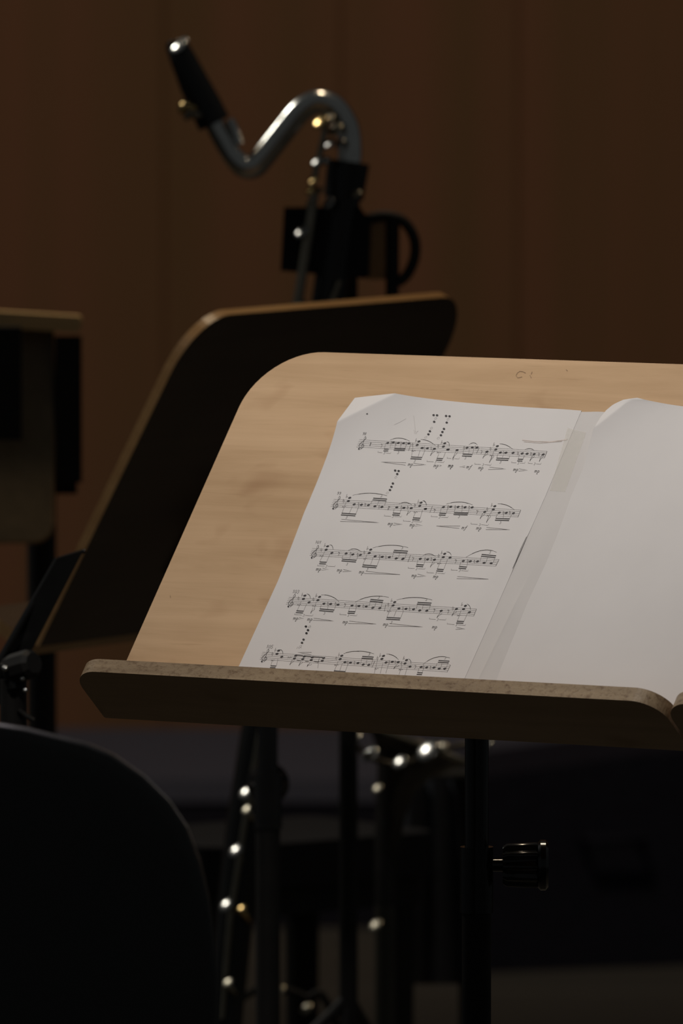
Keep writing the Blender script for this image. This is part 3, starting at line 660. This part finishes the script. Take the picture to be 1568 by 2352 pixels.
bm = bmesh.new(); tube(bm, [P(526, 275, -.004), P(538, 300, -.004), P(549, 332, -.004)], .005, 16); smooth_by_angle(build('neck_key', bm, M_silver, cl))
def ax(t): return P(797 + (497 - 797) * t, 372 + (2352 - 372) * t)       # body axis
bm = bmesh.new(); tube(bm, [P(800, 372), P(788, 455)], [.0205, .0190], 36); smooth_by_angle(build('upper_socket', bm, M_ebony, cl, bevel=.0015))
bm = bmesh.new(); tube(bm, [P(789, 450), P(755, 690), P(680, 1130)], [.0165, .0165, .0170], 36); smooth_by_angle(build('upper_joint', bm, M_ebony, cl))
bm = bmesh.new(); tube(bm, [P(680, 1125), P(676, 1160)], .0215, 36); smooth_by_angle(build('joint_ring', bm, M_silver, cl))
bm = bmesh.new(); bt = P(515, 2330); tube(bm, [P(678, 1150), P(560, 1900), bt, P(495, 2560)], [.0175, .0175, .018, .019], 36); smooth_by_angle(build('lower_joint', bm, M_ebony, cl))
bell = spline([P(495, 2550), P(488, 2700), P(500, 2780), P(560, 2800), P(610, 2740, -.02), P(635, 2620, -.03)], 8)
bm = bmesh.new(); tube(bm, bell, [.018 + .032 * (i / (len(bell) - 1)) ** 2.2 for i in range(len(bell))], 36, caps=False); smooth_by_angle(build('bell', bm, M_silver, cl))
bm = bmesh.new(); e0 = P(505, 2790); tube(bm, [e0, Vector((e0.x, e0.y, 0))], .005, 14); smooth_by_angle(build('end_pin', bm, M_silver, cl))
for pts, r in (([(722, 440), (712, 510), (695, 620), (682, 706)], .0048), ([(748, 285), (742, 320), (730, 372), (716, 432)], .0032), ([(780, 645), (760, 700)], .003)):
    bm = bmesh.new(); tube(bm, [P(x, y, -.022) for x, y in pts], r, 16); smooth_by_angle(build('key_rod', bm, M_dullsilver, cl))
LN = Vector((-.53, -.57, .64))
for (x, y, r, m_) in ((735, 280, .0085, M_brass), (752, 275, .0075, M_dullsilver), (770, 297, .008, M_dullsilver), (756, 330, .0065, M_key), (780, 329, .0058, M_key), (727, 371, .0065, M_key), (745, 369, .0058, M_key),
                     (719, 415, .0065, M_brass), (713, 437, .0062, M_brass), (731, 438, .0052, M_dullsilver), (754, 466, .0068, M_key), (692, 532, .0080, M_key), (712, 466, .005, M_dullsilver), (818, 445, .005, M_dullsilver), (681, 707, .0105, M_key)):
    bm = bmesh.new(); dome(bm, P(x, y, -.026), LN, r, r * .24); build('key', bm, m_, cl, smooth=True)
for (x, y, r, m_) in ((564, 1821, .008, M_key), (541, 1954, .008, M_key), (519, 2079, .008, M_key), (554, 2087, .006, M_brass), (523, 2257, .0060, M_dullsilver), (567, 1860, .006, M_dullsilver)):
    bm = bmesh.new(); dome(bm, P(x, y, -.03), LN, r, r * .24); tube(bm, [P(x, y + 4, -.026), P(x + 20, y + 30, -.012)], .003, 10); build('key', bm, m_, cl, smooth=True)
bm = bmesh.new(); tube(bm, [P(600, 1660, -.024), P(560, 1900, -.024), P(528, 2110, -.024), P(508, 2340, -.024)], .0028, 12); smooth_by_angle(build('key_rod', bm, M_dullsilver, cl))

# its holder: padded yoke, looped handle, rod down to a tripod foot
ho = empty('instrument_stand', (P(765, 2352, .05).x, P(765, 2352, .05).y, 0)); tag(ho, 'black instrument holder with block clamp and looped handle, gripping the bass clarinet', 'instrument stand')
bm = bmesh.new(); q = [(652, 476), (826, 474), (838, 492), (852, 494), (848, 634), (838, 640), (644, 622)]
f0 = [bm.verts.new(P(x, y, -.012)) for x, y in q]; f1 = [bm.verts.new(P(x, y, .03)) for x, y in q]
bm.faces.new(f0); bm.faces.new(f1[::-1])
for i in range(len(q)): bm.faces.new((f0[i], f0[(i + 1) % len(q)], f1[(i + 1) % len(q)], f1[i]))
build('yoke_block', bm, M_cloth, ho, bevel=.003)
bm = bmesh.new(); tube(bm, spline([P(846, 502, .01), P(885, 496, .01), P(925, 508, .01), P(950, 545, .01), P(952, 590, .01), P(935, 630, .01), P(912, 650, .01)], 8), .0052, 18); smooth_by_angle(build('looped_handle', bm, M_black, ho))
bm = bmesh.new(); tube(bm, [P(902, 498, .01), P(900, 720, .01)], .0065, 18); tube(bm, [P(900, 720, .01), P(800, 800, .04)], .0065, 18); smooth_by_angle(build('handle_bar', bm, M_black, ho))
bm = bmesh.new(); box(bm, P(866, 572, .02), X, Zv, Y, .019, .058, .01); build('side_plate', bm, M_edge2, ho, bevel=.001)
bm = bmesh.new(); b0 = P(800, 630, .04); tube(bm, [b0, Vector((b0.x, b0.y, .3))], .009, 20); smooth_by_angle(build('post', bm, M_black, ho))
for (x, y) in ((640, 2276), (400, 2700), (1000, 2750)):
    fx = Vector((P(x + 110 if x == 640 else x, 2400).x, b0.y - (.05 if x != 1000 else -.15), 0))
    bm = bmesh.new()
    st_ = Vector((b0.x, b0.y, .36))
    tube(bm, spline([st_, (st_ + fx) / 2 + Zv * .08, fx + Zv * .008]), .006, 14); smooth_by_angle(build('leg', bm, M_black, ho))

# curved bright rod near the floor (leg of a small stand)
cr_ = empty('instrument_stand', (P(690, 2400, .3).x, P(690, 2400, .3).y, 0)); tag(cr_, 'small stand with curved shiny legs on the floor, bottom centre behind the poles', 'instrument stand')
base = P(620, 2500, .3)
for k, (a_, b_) in enumerate((((632, 2268), (770, 2352)), ((560, 2290), (470, 2400)), ((620, 2290), (640, 2480)))):
    p0 = at(*a_, 10.3); p1 = at(*b_, 10.3); mid = (p0 + p1) / 2 + Zv * .008
    bm = bmesh.new(); tube(bm, spline([at(610, 2262, 10.3), p0, mid, p1, Vector((p1.x + (.08 if k == 0 else -.08 if k == 1 else 0), p1.y - (.1 if k == 2 else 0), .01))], 6), 0.004, 14); smooth_by_angle(build('leg', bm, M_black, cr_))
for x, y in ((641, 2275), (703, 2316)):
    bm = bmesh.new(); dome(bm, at(x, y, 10.29), LN, .0075, .0028); build('glint_dome', bm, M_dullsilver, cr_, smooth=True)  # domes added for the two glints on the curved leg
bm = bmesh.new(); c = at(610, 2262, 10.3); tube(bm, [c + Zv * .25, c - Zv * .02], .006, 14); smooth_by_angle(build('post', bm, M_black, cr_))

# upturned horn bell on a slim tube
ZH = 10.3
hb_ = empty('horn', (at(885, 2352, ZH).x, at(885, 2352, ZH).y, 0)); tag(hb_, 'dark horn standing bell-up on a slim tube, glinting rim just below the ledge', 'horn')
axv = [at(952, 1704, ZH), at(945, 1722, ZH), at(930, 1755, ZH), at(912, 1800, ZH), at(897, 1870, ZH), at(888, 1960, ZH), at(885, 2080, ZH)]
bm = bmesh.new(); sp = spline(axv, 6); rr = [.066, .046, .030, .021, .015, .012, .0105]
rads = []
for i in range(len(rr) - 1):
    for k in range(6): rads.append(rr[i] + (rr[i + 1] - rr[i]) * (k / 6))
rads.append(rr[-1]); tube(bm, sp, rads, 40, caps=False)
smooth_by_angle(build('bell', bm, mat('dark_lacquer', (.05, .045, .04), .2, .6), hb_), 60)
a, b_ = basis((axv[0] - axv[1])); ringp = [axv[0] + (a * math.cos(t) + b_ * math.sin(t)) * .066 for t in [2 * math.pi * k / 48 for k in range(49)]]
bm = bmesh.new(); tube(bm, ringp, .0022, 10, caps=False); smooth_by_angle(build('rim', bm, M_dullsilver, hb_))
bm = bmesh.new(); tube(bm, [at(885, 2075, ZH), Vector((at(885, 2075, ZH).x, at(885, 2075, ZH).y, .02))], .0105, 24); smooth_by_angle(build('tube', bm, M_dullsilver if 0 else mat('dark_olive_lacquer', (.05, .046, .036), .4, .3), hb_))
for (x, y, r, m_) in ((808, 1698, .0105, M_silver), (849, 1731, .0095, M_silver), (918, 1750, .0085, M_key), (982, 1724, .0135, M_key), (1013, 1717, .0075, M_dullsilver), (1111, 1712, .0095, M_key), (866, 1811, .006, M_dullsilver), (862, 2125, .008, M_dullsilver)):
    bm = bmesh.new(); dome(bm, at(x, y, ZH - (.08 if x > 860 else .22)), LN, r, r * .24); build('rim_glint', bm, m_, hb_, smooth=True)  # metal domes added to give the glints around the bell rim
bm = bmesh.new(); tube(bm, spline([at(808, 1700, ZH - .07), at(850, 1740, ZH - .07), at(918, 1756, ZH - .07), at(985, 1732, ZH - .07), at(1060, 1712, ZH - .07), at(1111, 1716, ZH - .07)], 6), .003, 12); smooth_by_angle(build('brace_tube', bm, mat('dark_brass', (.06, .05, .035), .35, .6), hb_))

# ------------------------------------------------------------ chairs
def chair_front():
    ZF = 7.0; k = F / ZF
    c = at(-235, 1656, ZF)
    root = empty('orchestra_chair', (c.x, c.y - .1, 0)); tag(root, 'black chair with rounded backrest in the lower left foreground', 'chair')
    prof = [(235, 6), (295, 16), (365, 34), (435, 52), (495, 79), (565, 129), (625, 189), (665, 249), (695, 329), (715, 414), (727, 504), (735, 604), (733, 690), (722, 780), (700, 900), (660, 1040), (560, 1140), (300, 1180), (0, 1190)]
    prof = [(0, 0), (120, 1)] + prof
    pr = [(x / k, -y / k) for x, y in prof]; full = pr + [(-x, y) for x, y in pr[-2:0:-1]]
    bm = bmesh.new()
    # shell curved around the sitter: fill by rings shrinking to the centre
    n = len(full); rings = []
    for s in (1, .985, .95, .85, .65, .4, .15):
        ring = []
        for x, y in full:
            cy = -.16; X_ = x * s; Y_ = cy + (y - cy) * s
            ring.append((X_, Y_))
        rings.append(ring)
    def world(x, y, off):
        bend = .35 * x * x; return c + Vector((x, bend + off, y))
    layers = []
    for sgn_, off in ((0, -.009), (1, .009)):
        R_ = []
        for i, ring in enumerate(rings):
            o_ = off * (0.45 if i == 0 else .85 if i == 1 else 1)
            R_.append([bm.verts.new(world(x, y, o_)) for x, y in ring])
        layers.append(R_)
        for i in range(len(rings) - 1):
            for j in range(n): bm.faces.new((R_[i][j], R_[i][(j + 1) % n], R_[i + 1][(j + 1) % n], R_[i + 1][j]))
        bm.faces.new(R_[-1])
    for j in range(n): bm.faces.new((layers[0][0][j], layers[0][0][(j + 1) % n], layers[1][0][(j + 1) % n], layers[1][0][j]))
    o = smooth_by_angle(build('backrest', bm, M_plastic, root), 60)
    bm = bmesh.new(); prism(bm, rrect(-.21, .0, .21, .40, (.05, .05, .09, .09)), Vector((c.x, c.y + .045, .44)), X, Y, Zv, .035); build('seat', bm, M_cloth, root, bevel=.008)
    for sx in (-1, 1):
        bm = bmesh.new(); tube(bm, spline([Vector((c.x + .16 * sx, c.y + .03, .62)), Vector((c.x + .165 * sx, c.y + .04, .47)), Vector((c.x + .18 * sx, c.y + .02, .3)), Vector((c.x + .20 * sx, c.y - .03, .0))]), .011, 16); smooth_by_angle(build('leg', bm, M_black, root))
        bm = bmesh.new(); tube(bm, [Vector((c.x + .18 * sx, c.y + .40, .45)), Vector((c.x + .20 * sx, c.y + .44, .0))], .011, 16); smooth_by_angle(build('leg', bm, M_black, root))
    return root
chair_front()

ZS = 10.8
cs = at(600, 2010, ZS); root = empty('stool', (cs.x, cs.y, 0)); tag(root, 'low black padded stool behind the stand poles, one thick leg showing', 'stool')
a_ = Vector((math.cos(R(-38)), -math.sin(R(-38)), 0)); b_ = Vector((-a_.y, a_.x, 0)); zs = cs.z
bm = bmesh.new(); prism(bm, rrect(-.15, -.11, .15, .11, (.03,) * 4), Vector((cs.x, cs.y, zs)), a_, b_, Zv, .045); smooth_by_angle(build('seat', bm, M_cloth, root, bevel=.012, seg=3))
bm = bmesh.new(); prism(bm, rrect(-.14, -.10, .14, .10, (.02,) * 4), Vector((cs.x, cs.y, zs - .03)), a_, b_, Zv, .03); build('apron', bm, M_black, root, bevel=.003)
for s_ in (-1, 1):
    for t_ in (-1, 1):
        q = Vector((cs.x, cs.y, zs - .02)) + a_ * .115 * s_ + b_ * .08 * t_
        bm = bmesh.new(); tube(bm, [q, Vector((q.x, q.y, 0))], [.018, .015], 20); smooth_by_angle(build('leg', bm, M_black, root))
# dark grey garment-like cloth hanging from a second chair behind the central pole
cq = at(985, 1800, 10.9)
ch = empty('folding_chair', (cq.x, cq.y, 0)); tag(ch, 'dark folding chair draped with charcoal cloth, behind the pole of the focused stand', 'chair')
bm = bmesh.new(); g = []
for j in range(13):
    row = []
    for i in range(19):
        s = i / 18; t = j / 12
        x = 905 + s * (1040 - 905) + t * (-10 + 55 * s); y = 1790 + 470 * t
        row.append(bm.verts.new(at(x, y, 10.9 + .012 * math.sin(s * 16 + t * 2))))
    g.append(row)
for j in range(12):
    for i in range(18): bm.faces.new((g[j][i], g[j][i + 1], g[j + 1][i + 1], g[j + 1][i]))
geo = bmesh.ops.duplicate(bm, geom=bm.verts[:] + bm.edges[:] + bm.faces[:]); bmesh.ops.translate(bm, verts=[e for e in geo['geom'] if isinstance(e, bmesh.types.BMVert)], vec=Vector((0, .003, 0)))
build('cloth_drape', bm, mat('charcoal_cloth', (.05, .052, .06), .9, spec=.1), ch, smooth=True)
for x in (895, 1075):
    q = at(x, 1790, 10.93); bm = bmesh.new(); tube(bm, [q, Vector((q.x, q.y, 0))], .010, 14); smooth_by_angle(build('leg', bm, M_black, ch))
bm = bmesh.new(); tube(bm, [at(890, 1792, 10.93), at(1080, 1786, 10.93)], .010, 14); smooth_by_angle(build('top_rail', bm, M_black, ch))
